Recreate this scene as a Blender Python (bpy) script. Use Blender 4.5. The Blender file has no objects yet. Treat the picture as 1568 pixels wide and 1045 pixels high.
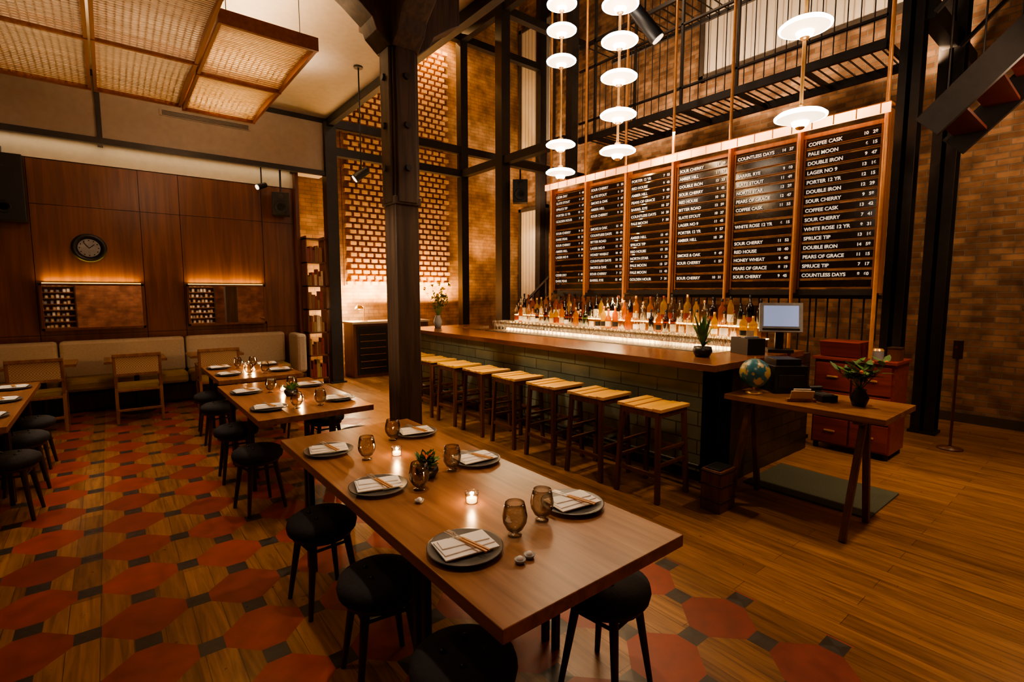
import bpy, math, random
from mathutils import Matrix, Vector
random.seed(7)
R=random.random
def U(a,b): return a+(b-a)*R()
SC=bpy.context.scene

# ---------------------------------------------------------------- materials
def nt(name):
    m=bpy.data.materials.new(name); m.use_nodes=True
    t=m.node_tree; b=t.nodes['Principled BSDF']
    return m,t,b
def N(t,typ,**k):
    n=t.nodes.new(typ)
    for a,v in k.items(): setattr(n,a,v)
    return n
def L(t,a,b): t.links.new(a,b)
def c4(c): return (c[0],c[1],c[2],1)
def ramp(t,c1,c2,p1=0.3,p2=0.7):
    r=t.nodes.new('ShaderNodeValToRGB')
    r.color_ramp.elements[0].color=c4(c1); r.color_ramp.elements[0].position=p1
    r.color_ramp.elements[1].color=c4(c2); r.color_ramp.elements[1].position=p2
    return r
def plain(name,col,rough=0.5,metal=0,var=0.15,scale=12,bump=0.0,emit=None,es=0,spec=None):
    m,t,b=nt(name)
    tc=N(t,'ShaderNodeTexCoord'); n=N(t,'ShaderNodeTexNoise'); n.inputs['Scale'].default_value=scale; n.inputs['Detail'].default_value=4
    L(t,tc.outputs['Object'],n.inputs['Vector'])
    r=ramp(t,[x*(1-var) for x in col],[min(1,x*(1+var)) for x in col])
    L(t,n.outputs['Fac'],r.inputs['Fac']); L(t,r.outputs['Color'],b.inputs['Base Color'])
    b.inputs['Roughness'].default_value=rough; b.inputs['Metallic'].default_value=metal
    if spec is not None: b.inputs['Specular IOR Level'].default_value=spec
    if bump>0:
        bp=N(t,'ShaderNodeBump'); bp.inputs['Strength'].default_value=bump; bp.inputs['Distance'].default_value=0.01
        L(t,n.outputs['Fac'],bp.inputs['Height']); L(t,bp.outputs['Normal'],b.inputs['Normal'])
    if emit:
        b.inputs['Emission Color'].default_value=c4(emit); b.inputs['Emission Strength'].default_value=es
    return m
def wood(name,c1,c2,axis='Y',scale=1.0,rough=0.4,bump=0.1):
    m,t,b=nt(name)
    tc=N(t,'ShaderNodeTexCoord'); mp=N(t,'ShaderNodeMapping')
    s=[14*scale]*3; s['XYZ'.index(axis)]=0.9*scale
    mp.inputs['Scale'].default_value=s
    L(t,tc.outputs['Object'],mp.inputs['Vector'])
    n=N(t,'ShaderNodeTexNoise'); n.inputs['Scale'].default_value=1.6; n.inputs['Detail'].default_value=7; n.inputs['Distortion'].default_value=0.7
    L(t,mp.outputs['Vector'],n.inputs['Vector'])
    r=ramp(t,c1,c2,0.32,0.68); L(t,n.outputs['Fac'],r.inputs['Fac'])
    L(t,r.outputs['Color'],b.inputs['Base Color'])
    b.inputs['Roughness'].default_value=rough
    bp=N(t,'ShaderNodeBump'); bp.inputs['Strength'].default_value=bump; bp.inputs['Distance'].default_value=0.004
    L(t,n.outputs['Fac'],bp.inputs['Height']); L(t,bp.outputs['Normal'],b.inputs['Normal'])
    return m
def brick(name,axis,c1,c2,mortar,bw=0.22,bh=0.075,ms=0.008,rough=0.85,bump=0.6,offset=0.5,lo=(0.45,0.42,0.4)):
    m,t,b=nt(name)
    tc=N(t,'ShaderNodeTexCoord'); sp=N(t,'ShaderNodeSeparateXYZ'); cb=N(t,'ShaderNodeCombineXYZ')
    L(t,tc.outputs['Object'],sp.inputs[0])
    L(t,sp.outputs['Y' if axis=='X' else 'X'],cb.inputs['X']); L(t,sp.outputs['Z'],cb.inputs['Y'])
    bt=N(t,'ShaderNodeTexBrick'); bt.offset=offset
    bt.inputs['Color1'].default_value=c4(c1); bt.inputs['Color2'].default_value=c4(c2); bt.inputs['Mortar'].default_value=c4(mortar)
    bt.inputs['Scale'].default_value=1; bt.inputs['Brick Width'].default_value=bw; bt.inputs['Row Height'].default_value=bh
    bt.inputs['Mortar Size'].default_value=ms; bt.inputs['Mortar Smooth'].default_value=0.2
    L(t,cb.outputs[0],bt.inputs['Vector'])
    n=N(t,'ShaderNodeTexNoise'); n.inputs['Scale'].default_value=4; n.inputs['Detail'].default_value=7
    L(t,tc.outputs['Object'],n.inputs['Vector'])
    mx=N(t,'ShaderNodeMixRGB',blend_type='MULTIPLY'); mx.inputs['Fac'].default_value=0.8
    r=ramp(t,lo,(1.15,1.1,1.05),0.33,0.66); L(t,n.outputs['Fac'],r.inputs['Fac'])
    L(t,bt.outputs['Color'],mx.inputs['Color1']); L(t,r.outputs['Color'],mx.inputs['Color2'])
    L(t,mx.outputs[0],b.inputs['Base Color']); b.inputs['Roughness'].default_value=rough
    iv=N(t,'ShaderNodeMath',operation='MULTIPLY_ADD'); iv.inputs[1].default_value=-1.0
    L(t,bt.outputs['Fac'],iv.inputs[0]); L(t,n.outputs['Fac'],iv.inputs[2])
    bp=N(t,'ShaderNodeBump'); bp.inputs['Strength'].default_value=bump; bp.inputs['Distance'].default_value=0.012
    L(t,iv.outputs[0],bp.inputs['Height']); L(t,bp.outputs['Normal'],b.inputs['Normal'])
    return m
def emis(name,col,st,band=0):
    m,t,b=nt(name)
    b.inputs['Base Color'].default_value=c4(col); b.inputs['Roughness'].default_value=0.4
    b.inputs['Emission Color'].default_value=c4(col)
    tc=N(t,'ShaderNodeTexCoord'); n=N(t,'ShaderNodeTexNoise'); n.inputs['Scale'].default_value=3 if not band else band
    L(t,tc.outputs['Object'],n.inputs['Vector'])
    mr=N(t,'ShaderNodeMapRange'); mr.inputs['From Min'].default_value=0.3; mr.inputs['From Max'].default_value=0.7
    mr.inputs['To Min'].default_value=st*(0.9 if not band else 0.25); mr.inputs['To Max'].default_value=st
    L(t,n.outputs['Fac'],mr.inputs['Value']); L(t,mr.outputs[0],b.inputs['Emission Strength'])
    return m
def glassy(name,col,edge,dens=0.5,lo=0.06):
    # thin glass: tint deepens towards grazing angles, with a clear coat reflection
    m,t,b=nt(name)
    t.nodes.remove(b); out=[n for n in t.nodes if n.type=='OUTPUT_MATERIAL'][0]
    tr=N(t,'ShaderNodeBsdfTransparent'); gl=N(t,'ShaderNodeBsdfGlossy'); gl.inputs['Roughness'].default_value=0.04
    gl.inputs['Color'].default_value=(1,1,1,1)
    lw=N(t,'ShaderNodeLayerWeight'); lw.inputs['Blend'].default_value=0.5
    r=ramp(t,col,edge,0.25,0.95); L(t,lw.outputs['Facing'],r.inputs['Fac']); L(t,r.outputs['Color'],tr.inputs['Color'])
    l2=N(t,'ShaderNodeLayerWeight'); l2.inputs['Blend'].default_value=0.15
    mp=N(t,'ShaderNodeMapRange'); mp.inputs['To Min'].default_value=lo; mp.inputs['To Max'].default_value=dens
    L(t,l2.outputs['Facing'],mp.inputs['Value'])
    mx=N(t,'ShaderNodeMixShader'); L(t,mp.outputs[0],mx.inputs['Fac']); L(t,tr.outputs[0],mx.inputs[1]); L(t,gl.outputs[0],mx.inputs[2])
    L(t,mx.outputs[0],out.inputs['Surface'])
    return m
def bottleglass(name,col,glow=0.55):
    m,t,b=nt(name)
    out=[n for n in t.nodes if n.type=='OUTPUT_MATERIAL'][0]
    b.inputs['Base Color'].default_value=c4([x*0.25 for x in col]); b.inputs['Roughness'].default_value=0.07
    tc=N(t,'ShaderNodeTexCoord'); n=N(t,'ShaderNodeTexNoise'); n.inputs['Scale'].default_value=9
    L(t,tc.outputs['Object'],n.inputs['Vector']); r=ramp(t,[x*0.7 for x in col],col); L(t,n.outputs['Fac'],r.inputs['Fac'])
    tl=N(t,'ShaderNodeBsdfTranslucent'); L(t,r.outputs['Color'],tl.inputs['Color'])
    tr=N(t,'ShaderNodeBsdfTransparent'); L(t,r.outputs['Color'],tr.inputs['Color'])
    m1=N(t,'ShaderNodeMixShader'); m1.inputs['Fac'].default_value=1-glow; L(t,tl.outputs[0],m1.inputs[1]); L(t,tr.outputs[0],m1.inputs[2])
    m2=N(t,'ShaderNodeMixShader'); m2.inputs['Fac'].default_value=0.7; L(t,b.outputs[0],m2.inputs[1]); L(t,m1.outputs[0],m2.inputs[2])
    L(t,m2.outputs[0],out.inputs['Surface'])
    return m
def floor_mat():
    m,t,b=nt('floor_wood_and_terracotta_tile')
    tc=N(t,'ShaderNodeTexCoord'); sp=N(t,'ShaderNodeSeparateXYZ'); L(t,tc.outputs['Object'],sp.inputs[0])
    def M(op,a,bb=None,c=None):
        n=N(t,'ShaderNodeMath',operation=op)
        for i,x in enumerate((a,bb,c)):
            if x is None: continue
            if isinstance(x,(int,float)): n.inputs[i].default_value=x
            else: L(t,x,n.inputs[i])
        return n.outputs[0]
    cb=N(t,'ShaderNodeCombineXYZ'); L(t,sp.outputs['Y'],cb.inputs['X']); L(t,sp.outputs['X'],cb.inputs['Y'])
    bt=N(t,'ShaderNodeTexBrick'); bt.offset=0.37
    bt.inputs['Color1'].default_value=(0.20,0.098,0.036,1); bt.inputs['Color2'].default_value=(0.32,0.165,0.066,1); bt.inputs['Mortar'].default_value=(0.10,0.048,0.018,1)
    bt.inputs['Scale'].default_value=1; bt.inputs['Brick Width'].default_value=1.3; bt.inputs['Row Height'].default_value=0.125; bt.inputs['Mortar Size'].default_value=0.0018
    L(t,cb.outputs[0],bt.inputs['Vector'])
    mp=N(t,'ShaderNodeMapping'); mp.inputs['Scale'].default_value=(22,1.6,1); L(t,tc.outputs['Object'],mp.inputs['Vector'])
    n=N(t,'ShaderNodeTexNoise'); n.inputs['Scale'].default_value=1.5; n.inputs['Detail'].default_value=7; n.inputs['Distortion'].default_value=1.0
    L(t,mp.outputs[0],n.inputs['Vector'])
    r=ramp(t,(0.55,0.50,0.45),(1.25,1.2,1.1),0.3,0.7); L(t,n.outputs['Fac'],r.inputs['Fac'])
    wd=N(t,'ShaderNodeMixRGB',blend_type='MULTIPLY'); wd.inputs['Fac'].default_value=1
    L(t,bt.outputs['Color'],wd.inputs['Color1']); L(t,r.outputs['Color'],wd.inputs['Color2'])
    P=0.455
    def fr(o,c):
        q=M('MULTIPLY_ADD',o,1/P,-c/P+0.5+40); f=M('FRACT',q); return M('ABSOLUTE',M('SUBTRACT',f,0.5))
    px=fr(sp.outputs['X'],2.33); py=fr(sp.outputs['Y'],1.23)
    red=M('LESS_THAN',M('ADD',px,py),0.5)
    h=0.115
    d1=M('LESS_THAN',M('MAXIMUM',M('SUBTRACT',0.5,px),py),h)
    d2=M('LESS_THAN',M('MAXIMUM',M('SUBTRACT',0.5,py),px),h)
    dot=M('MAXIMUM',d1,d2)
    area=M('LESS_THAN',sp.outputs['X'],2.62)
    red=M('MULTIPLY',red,area); dot=M('MULTIPLY',dot,area)
    vx=M('FLOOR',M('MULTIPLY_ADD',sp.outputs['X'],1/P,-2.33/P+40.5)); vy=M('FLOOR',M('MULTIPLY_ADD',sp.outputs['Y'],1/P,-1.23/P+40.5))
    cv=N(t,'ShaderNodeCombineXYZ'); L(t,vx,cv.inputs[0]); L(t,vy,cv.inputs[1])
    wn=N(t,'ShaderNodeTexWhiteNoise',noise_dimensions='2D'); L(t,cv.outputs[0],wn.inputs['Vector'])
    rr=ramp(t,(0.19,0.032,0.018),(0.32,0.058,0.028),0.0,1.0); L(t,wn.outputs['Value'],rr.inputs['Fac'])
    n2=N(t,'ShaderNodeTexNoise'); n2.inputs['Scale'].default_value=9; n2.inputs['Detail'].default_value=5; L(t,tc.outputs['Object'],n2.inputs['Vector'])
    r2=ramp(t,(0.70,0.68,0.66),(1.1,1.1,1.1)); L(t,n2.outputs['Fac'],r2.inputs['Fac'])
    rm=N(t,'ShaderNodeMixRGB',blend_type='MULTIPLY'); rm.inputs['Fac'].default_value=1
    L(t,rr.outputs['Color'],rm.inputs['Color1']); L(t,r2.outputs['Color'],rm.inputs['Color2'])
    m1=N(t,'ShaderNodeMixRGB'); L(t,red,m1.inputs['Fac']); L(t,wd.outputs[0],m1.inputs['Color1']); L(t,rm.outputs[0],m1.inputs['Color2'])
    m2=N(t,'ShaderNodeMixRGB'); L(t,dot,m2.inputs['Fac']); L(t,m1.outputs[0],m2.inputs['Color1']); m2.inputs['Color2'].default_value=(0.04,0.034,0.03,1)
    L(t,m2.outputs[0],b.inputs['Base Color'])
    ro=M('MULTIPLY_ADD',n2.outputs['Fac'],0.25,0.20); L(t,M('ADD',ro,M('MULTIPLY',red,0.12)),b.inputs['Roughness'])
    bp=N(t,'ShaderNodeBump'); bp.inputs['Strength'].default_value=0.15; bp.inputs['Distance'].default_value=0.003
    L(t,n.outputs['Fac'],bp.inputs['Height']); L(t,bp.outputs['Normal'],b.inputs['Normal'])
    return m
def cane_mat():
    m,t,b=nt('woven_cane')
    tc=N(t,'ShaderNodeTexCoord'); ck=N(t,'ShaderNodeTexChecker'); ck.inputs['Scale'].default_value=70
    ck.inputs['Color1'].default_value=(0.62,0.44,0.27,1); ck.inputs['Color2'].default_value=(0.36,0.24,0.14,1)
    L(t,tc.outputs['Object'],ck.inputs['Vector']); L(t,ck.outputs['Color'],b.inputs['Base Color']); b.inputs['Roughness'].default_value=0.6
    return m
def globe_mat():
    m,t,b=nt('globe_map')
    tc=N(t,'ShaderNodeTexCoord'); n=N(t,'ShaderNodeTexNoise'); n.inputs['Scale'].default_value=11; n.inputs['Detail'].default_value=5
    L(t,tc.outputs['Object'],n.inputs['Vector'])
    r=ramp(t,(0.03,0.15,0.20),(0.48,0.36,0.15),0.5,0.53)
    L(t,n.outputs['Fac'],r.inputs['Fac']); L(t,r.outputs['Color'],b.inputs['Base Color']); b.inputs['Roughness'].default_value=0.3
    return m
def translucent(name,col):
    m,t,b=nt(name)
    out=[n for n in t.nodes if n.type=='OUTPUT_MATERIAL'][0]
    tr=N(t,'ShaderNodeBsdfTranslucent'); tr.inputs['Color'].default_value=c4(col)
    mp=N(t,'ShaderNodeTexCoord'); w=N(t,'ShaderNodeTexWave'); w.inputs['Scale'].default_value=9; L(t,mp.outputs['Object'],w.inputs['Vector'])
    r=ramp(t,[x*0.8 for x in col],col,0,1); L(t,w.outputs['Fac'],r.inputs['Fac']); L(t,r.outputs['Color'],b.inputs['Base Color'])
    mx=N(t,'ShaderNodeMixShader'); mx.inputs['Fac'].default_value=0.6
    L(t,b.outputs[0],mx.inputs[1]); L(t,tr.outputs[0],mx.inputs[2]); L(t,mx.outputs[0],out.inputs['Surface'])
    return m

FLOOR=floor_mat()
TABLE=wood('table_walnut',(0.19,0.084,0.036),(0.33,0.16,0.074),'Y',1.0,0.28)
WALN=wood('wall_walnut_panel',(0.10,0.032,0.012),(0.18,0.064,0.024),'Z',0.7,0.4)
DKW=wood('dark_wood',(0.03,0.015,0.009),(0.07,0.034,0.018),'Z',1,0.4)
BARW=wood('bar_mahogany',(0.12,0.042,0.017),(0.22,0.086,0.036),'Y',1,0.25)
STW=wood('stool_frame_wood',(0.085,0.03,0.013),(0.16,0.06,0.026),'Z',1.5,0.4)
SEATW=wood('stool_seat_golden',(0.66,0.33,0.035),(0.88,0.50,0.08),'X',1,0.4)
TIMB=wood('old_timber_column',(0.03,0.018,0.013),(0.08,0.046,0.03),'Z',0.8,0.6,0.6)
REDW=wood('cabinet_red_wood',(0.17,0.026,0.014),(0.28,0.052,0.026),'Y',1,0.35)
CHW=wood('chair_oak',(0.18,0.08,0.034),(0.31,0.15,0.066),'Z',1,0.4)
CANE=cane_mat()
COPW=wood('menu_frame_wood',(0.24,0.09,0.03),(0.38,0.16,0.055),'Z',1,0.3)
SLAT=plain('menu_slat_dark',(0.020,0.013,0.010),0.16)
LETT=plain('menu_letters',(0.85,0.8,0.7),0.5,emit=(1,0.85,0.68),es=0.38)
STEEL=plain('blackened_steel',(0.030,0.026,0.025),0.45,0.2,bump=0.1)
BLK=plain('black_plastic',(0.014,0.014,0.015),0.4)
UPH=plain('stool_upholstery',(0.022,0.022,0.027),0.85,bump=0.2,scale=60)
BRASS=plain('brass',(0.80,0.46,0.17),0.3,0.5)
COPPER=plain('copper_tube',(0.66,0.31,0.11),0.35,0.3)
WHITE=plain('white_plaster',(0.42,0.355,0.295),0.8,var=0.05,bump=0.05)
CREAM=plain('cream_plaster',(0.62,0.55,0.42),0.8,var=0.05)
BLIND=plain('window_blind',(0.74,0.66,0.56),0.8,var=0.06,scale=3)
DARKW=plain('dark_paint',(0.06,0.045,0.035),0.8)
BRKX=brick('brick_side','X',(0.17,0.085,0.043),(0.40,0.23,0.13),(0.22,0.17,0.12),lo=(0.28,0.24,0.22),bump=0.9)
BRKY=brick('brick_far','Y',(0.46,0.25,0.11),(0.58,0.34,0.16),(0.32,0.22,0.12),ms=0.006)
BRKB=brick('brick_back','Y',(0.24,0.09,0.05),(0.34,0.15,0.08),(0.2,0.14,0.1))
LBRK=plain('lattice_brick',(0.66,0.40,0.18),0.8,var=0.25,scale=5,bump=0.3)
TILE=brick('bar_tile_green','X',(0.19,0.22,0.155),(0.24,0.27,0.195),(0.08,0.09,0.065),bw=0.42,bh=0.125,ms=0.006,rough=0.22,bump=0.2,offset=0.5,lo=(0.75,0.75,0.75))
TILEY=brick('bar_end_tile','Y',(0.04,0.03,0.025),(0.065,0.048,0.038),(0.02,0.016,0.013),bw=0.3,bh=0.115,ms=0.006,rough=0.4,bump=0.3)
BEIGE=plain('banquette_back_fabric',(0.40,0.32,0.23),0.85,var=0.08,bump=0.1,scale=40)
TAN=plain('banquette_seat_leather',(0.32,0.21,0.08),0.55,var=0.12)
MIRR=plain('mirror_glass',(0.92,0.88,0.82),0.02,1.0,var=0.01)
SLATE=plain('slate_plate',(0.10,0.097,0.092),0.35,var=0.2)
LINEN=plain('napkin_linen',(0.88,0.84,0.79),0.9,var=0.03)
HANDLE=wood('cutlery_wood_band',(0.45,0.2,0.06),(0.65,0.34,0.12),'Y',3,0.4)
SMOKE=glassy('smoked_glass',(0.84,0.80,0.74),(0.12,0.09,0.065),0.6)
CLEAR=glassy('clear_glass',(0.96,0.95,0.93),(0.55,0.52,0.48),0.8,0.14)
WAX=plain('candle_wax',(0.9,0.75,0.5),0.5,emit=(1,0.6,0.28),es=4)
FLAME=emis('candle_flame',(1,0.66,0.3),60)
LEAF=plain('leaf_green',(0.08,0.18,0.035),0.5,var=0.4)
YEL=plain('yellow_blossom',(0.75,0.5,0.05),0.6)
ORG=plain('orange_blossom',(0.75,0.18,0.03),0.6)
OPAL=emis('opal_glass_top',(1.0,0.84,0.66),10)
OPAL2=emis('opal_glass_under',(1.0,0.74,0.48),2.6)
STRIP=emis('board_strip_glow',(1.0,0.44,0.16),5.0,band=1.6)  # lamplight on the copper band, painted in as uneven emission
LEDY=emis('led_amber',(1.0,0.66,0.14),3.5)
SHELFG=emis('lit_bottle_shelf',(1.0,0.66,0.28),7.0,band=2.5)
SCREEN=emis('monitor_screen',(0.30,0.38,0.62),0.45)
GREY=plain('grey_plastic',(0.30,0.31,0.32),0.45)
DGREY=plain('speaker_cone',(0.022,0.022,0.023),0.5)
GLOBE=globe_mat()
MAT=plain('rubber_mat',(0.07,0.072,0.047),0.9,bump=0.3,scale=80)
STAINL=plain('stainless',(0.55,0.52,0.48),0.3,0.8)
SLATCAN=wood('canopy_slat_cane',(0.56,0.42,0.27),(0.76,0.60,0.42),'X',1,0.5)
FRAMECAN=wood('canopy_frame_wood',(0.22,0.075,0.027),(0.33,0.125,0.047),'Y',1,0.4)
SHEET=translucent('canopy_diffuser_paper',(0.92,0.80,0.62))
PAPER=plain('paper',(0.60,0.46,0.30),0.8)

# ---------------------------------------------------------------- mesh builder
class B:
    def __init__(s): s.v=[];s.f=[];s.m=[];s.s=[];s.mats=[]
    def mi(s,m):
        if m not in s.mats: s.mats.append(m)
        return s.mats.index(m)
    def add(s,vs,fs,mat,smooth=False,M=None):
        o=len(s.v)
        for p in vs:
            p=Vector(p)
            if M is not None: p=M@p
            s.v.append(tuple(p))
        k=s.mi(mat)
        for f in fs: s.f.append([i+o for i in f]); s.m.append(k); s.s.append(smooth)
    def box(s,x0,x1,y0,y1,z0,z1,mat,M=None):
        vs=[(x,y,z) for z in(z0,z1) for y in(y0,y1) for x in(x0,x1)]
        s.add(vs,[(0,2,3,1),(4,5,7,6),(0,1,5,4),(2,6,7,3),(0,4,6,2),(1,3,7,5)],mat,False,M)
    def cb(s,c,d,mat,M=None):
        s.box(c[0]-d[0]/2,c[0]+d[0]/2,c[1]-d[1]/2,c[1]+d[1]/2,c[2]-d[2]/2,c[2]+d[2]/2,mat,M)
    def cyl(s,p0,p1,r0,r1,mat,n=12,smooth=True,rot=0):
        p0=Vector(p0);p1=Vector(p1);d=(p1-p0).normalized()
        a=Vector((1,0,0)) if abs(d.x)<0.9 else Vector((0,1,0))
        u=(a-d*a.dot(d)).normalized(); w=d.cross(u)
        vs=[]
        for p,r in((p0,r0),(p1,r1)):
            for i in range(n):
                t=2*math.pi*i/n+rot; vs.append(p+u*r*math.cos(t)+w*r*math.sin(t))
        fs=[(i,(i+1)%n,n+(i+1)%n,n+i) for i in range(n)]
        s.add(vs,fs,mat,smooth); s.add(vs[:n],[tuple(reversed(range(n)))],mat); s.add(vs[n:],[tuple(range(n))],mat)
    def beam(s,p0,p1,w,mat,h=None):
        h=h or w
        p0=Vector(p0);p1=Vector(p1);d=(p1-p0).normalized()
        up=Vector((0,0,1)) if abs(d.z)<0.95 else Vector((0,1,0))
        u=d.cross(up).normalized(); q=u.cross(d).normalized()
        vs=[p+u*a*w/2+q*b*h/2 for p in(p0,p1) for a,b in((-1,-1),(1,-1),(1,1),(-1,1))]
        s.add(vs,[(3,2,1,0),(4,5,6,7),(0,1,5,4),(1,2,6,5),(2,3,7,6),(3,0,4,7)],mat)
    def lathe(s,prof,mat,n=24,loc=(0,0,0),M=None,smooth=True):
        vs=[];fs=[]
        for r,z in prof:
            for i in range(n):
                t=2*math.pi*i/n; vs.append((loc[0]+r*math.cos(t),loc[1]+r*math.sin(t),loc[2]+z))
        for j in range(len(prof)-1):
            for i in range(n):
                a=j*n+i;b=j*n+(i+1)%n; fs.append((a,b,b+n,a+n))
        s.add(vs,fs,mat,smooth,M)
    def sph(s,c,r,mat,n=16,sz=1.0):
        s.lathe([(max(1e-4,r*math.sin(math.pi*k/10)),-r*sz*math.cos(math.pi*k/10)) for k in range(11)],mat,n,c)
    def leaf(s,p0,p1,w,mat,droop=0.0):
        p0=Vector(p0);p1=Vector(p1);d=p1-p0
        u=d.cross(Vector((0,0,1)))
        if u.length<1e-5: u=Vector((1,0,0))
        u.normalize(); vs=[p0]
        for t,k in((0.35,1),(0.7,0.8)):
            q=p0+d*t+Vector((0,0,droop*4*t*(1-t))); vs+= [q-u*w*k/2,q+u*w*k/2]
        vs.append(p1); s.add(vs,[(0,2,1),(1,2,4,3),(3,4,5)],mat,True)
    def mesh(s,name):
        me=bpy.data.meshes.new(name); me.from_pydata(s.v,[],s.f)
        for m in s.mats: me.materials.append(m)
        for i,p in enumerate(me.polygons): p.material_index=s.m[i]; p.use_smooth=s.s[i]
        me.update(); return me
    def build(s,name,loc=(0,0,0),rz=0,bevel=0):
        return inst(s.mesh(name),name,loc,rz,bevel)
def inst(me,name,loc=(0,0,0),rz=0,bevel=0,rot=None,sc=None):
    o=bpy.data.objects.new(name,me); SC.collection.objects.link(o); o.location=loc
    o.rotation_euler=rot if rot else (0,0,rz)
    if sc: o.scale=sc
    if bevel:
        md=o.modifiers.new('bevel','BEVEL'); md.width=bevel; md.segments=2; md.limit_method='ANGLE'; md.angle_limit=math.radians(40)
    return o

# ---------------------------------------------------------------- room shell
def shell(name,x0,x1,y0,y1,z0,z1,mat):
    b=B(); b.box(x0,x1,y0,y1,z0,z1,mat); return b.build(name)
shell('floor',-3.6,8.4,-2.2,10.2,-0.1,0,FLOOR)
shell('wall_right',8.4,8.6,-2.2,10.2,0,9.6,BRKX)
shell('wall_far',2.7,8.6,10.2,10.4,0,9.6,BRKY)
shell('wall_left',-3.8,-3.6,-2.2,9.6,0,4.65,WALN)
shell('wall_back',-3.8,8.6,-2.4,-2.2,0,9.6,BRKB)
shell('ceiling_high',-3.8,8.6,-2.4,10.4,9.6,9.7,DARKW)
b=B(); b.box(-3.6,3.2,-2.2,9.15,4.65,4.85,WHITE); b.build('ceiling')
b=B(); b.box(-3.6,3.2,9.15,9.75,3.75,4.85,WHITE); b.box(-3.6,2.7,9.42,9.75,3.45,3.75,CREAM)
b.build('wall_bulkhead')
b=B(); b.box(-3.6,2.7,9.46,9.75,0,3.45,DKW); b.box(2.64,2.7,9.3,10.2,0,3.75,WALN)
xs=[-3.6,-1.9,-0.75,0.45,0.95,2.12,2.64]; zs=[0.02,1.05,2.84,3.44]
for i in range(6):
    for j in range(3):
        b.box(xs[i]+0.004,xs[i+1]-0.004,9.42,9.47,zs[j]+0.003,zs[j+1]-0.003,WALN)
b.build('wall_panelled')
b=B()
b.box(-3.6,3.2,9.09,9.155,3.68,3.76,STEEL); b.box(-3.6,3.2,9.11,9.155,4.58,4.66,STEEL)
b.box(0.02,0.08,9.12,9.155,3.7,4.62,STEEL); b.box(0.02,0.08,9.12,9.42,3.7,3.75,STEEL)
b.box(2.6,2.66,9.12,9.42,3.7,3.75,STEEL)
b.box(3.14,3.24,-2.2,9.15,4.52,4.86,STEEL)
b.build('trim_1')
b=B(); b.box(8.37,8.4,-2.2,10.2,0,0.12,DARKW); b.build('baseboard_right')
b=B(); b.box(0.75,1.95,9.13,9.15,4.22,4.31,WHITE)
for k in range(4): b.box(0.78,1.92,9.122,9.13,4.232+k*0.018,4.24+k*0.018,STEEL)
b.build('air_vent')

# lattice brick panel
b=B(); b.box(3.78,6.24,10.14,10.2,1.78,6.95,BRKY)
pz=0.115; px=0.176
for j in range(45):
    z=1.8+j*pz; off=(px*0.5 if j%2 else 0)
    for i in range(14):
        x=3.80+i*px+off
        if x+0.12>6.24: continue
        b.box(x,x+0.12,10.04,10.15,z,z+0.068,LBRK)
b.build('wall_lattice_brick')

# shelving on the back wall (behind the camera, seen in the mirrors)
for x0 in (-1.75,2.0):
    b=B()
    for k in range(8):
        b.box(x0,x0+0.95,-2.2,-1.95,0.55+k*0.18,0.575+k*0.18,CHW)
        x=x0+0.05
        while x<x0+0.85: b.box(x,x+0.06,-2.15,-2.0,0.575+k*0.18,0.575+k*0.18+U(0.05,0.11),random.choice([PAPER,CREAM,GREY,LINEN])); x+=U(0.08,0.16)
    for x in (x0-0.03,x0+0.95): b.box(x,x+0.03,-2.2,-1.93,0,2.0,DKW)
    b.build('display_shelf')

# windows with blinds on right wall
def window(n,y0,y1,z0,z1):
    b=B(); b.box(8.33,8.36,y0,y1,z0,z1,BLIND)
    for a in (y0,y1): b.box(8.30,8.40,a-0.04,a+0.04,z0-0.04,z1+0.04,DARKW)
    for a in (z0,z1): b.box(8.30,8.40,y0-0.04,y1+0.04,a-0.04,a+0.04,DARKW)
    k=y0+0.12
    while k<y1: b.box(8.322,8.332,k-0.004,k+0.004,z0,z1,WHITE); k+=0.12
    b.build('window_%d'%n)
window(1,8.9,10.05,5.0,8.0); window(2,9.1,10.05,1.4,3.7); window(3,1.6,5.1,5.35,8.2)

# ---------------------------------------------------------------- steel frame
b=B()
def post(x,y,w,z1,mat=STEEL,z0=0): b.box(x-w/2,x+w/2,y-w/2,y+w/2,z0,z1,mat)
post(3.2,9.15,0.2,4.6); post(6.0,9.15,0.17,9.5); post(6.0,7.77,0.2,9.5); post(8.2,9.15,0.17,9.5)
post(6.05,6.0,0.14,9.5,z0=3.5)
for z in (4.12,4.6): b.box(3.2,6.0,9.08,9.22,z-0.07,z+0.07,STEEL)
b.box(6.0,8.28,9.08,9.22,4.53,4.67,STEEL); b.box(6,8.28,9.08,9.22,6.76,6.9,STEEL); b.box(3.2,6,9.08,9.22,6.76,6.9,STEEL)
b.box(5.93,6.07,6.07,9.15,4.05,4.19,STEEL); b.box(5.93,6.07,1.75,9.15,6.76,6.9,STEEL)
b.box(6.0,8.28,7.7,7.84,4.05,4.19,STEEL); b.box(6.0,8.28,7.7,7.84,6.76,6.9,STEEL)
for (x,y,s) in ((3.2,9.15,1),):
    b.box(x-0.14,x+0.14,y-0.14,y+0.14,0,0.03,STEEL)
b.build('steel_frame')
b=B()
for (x,y,w) in ((6.42,1.61,0.18),(7.45,1.5,0.22)):
    b.box(x-w/2,x-w/2+0.02,y-w/2,y+w/2,0,9.5,STEEL); b.box(x+w/2-0.02,x+w/2,y-w/2,y+w/2,0,9.5,STEEL); b.box(x-w/2,x+w/2,y-0.02,y+0.02,0,9.5,STEEL)
    b.box(x-w/2-.02,x+w/2+.02,y-w/2-.02,y+w/2+.02,0,0.03,STEEL)
b.box(6.4,8.3,1.45,1.58,4.3,4.5,STEEL)
b.build('steel_column')
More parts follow.
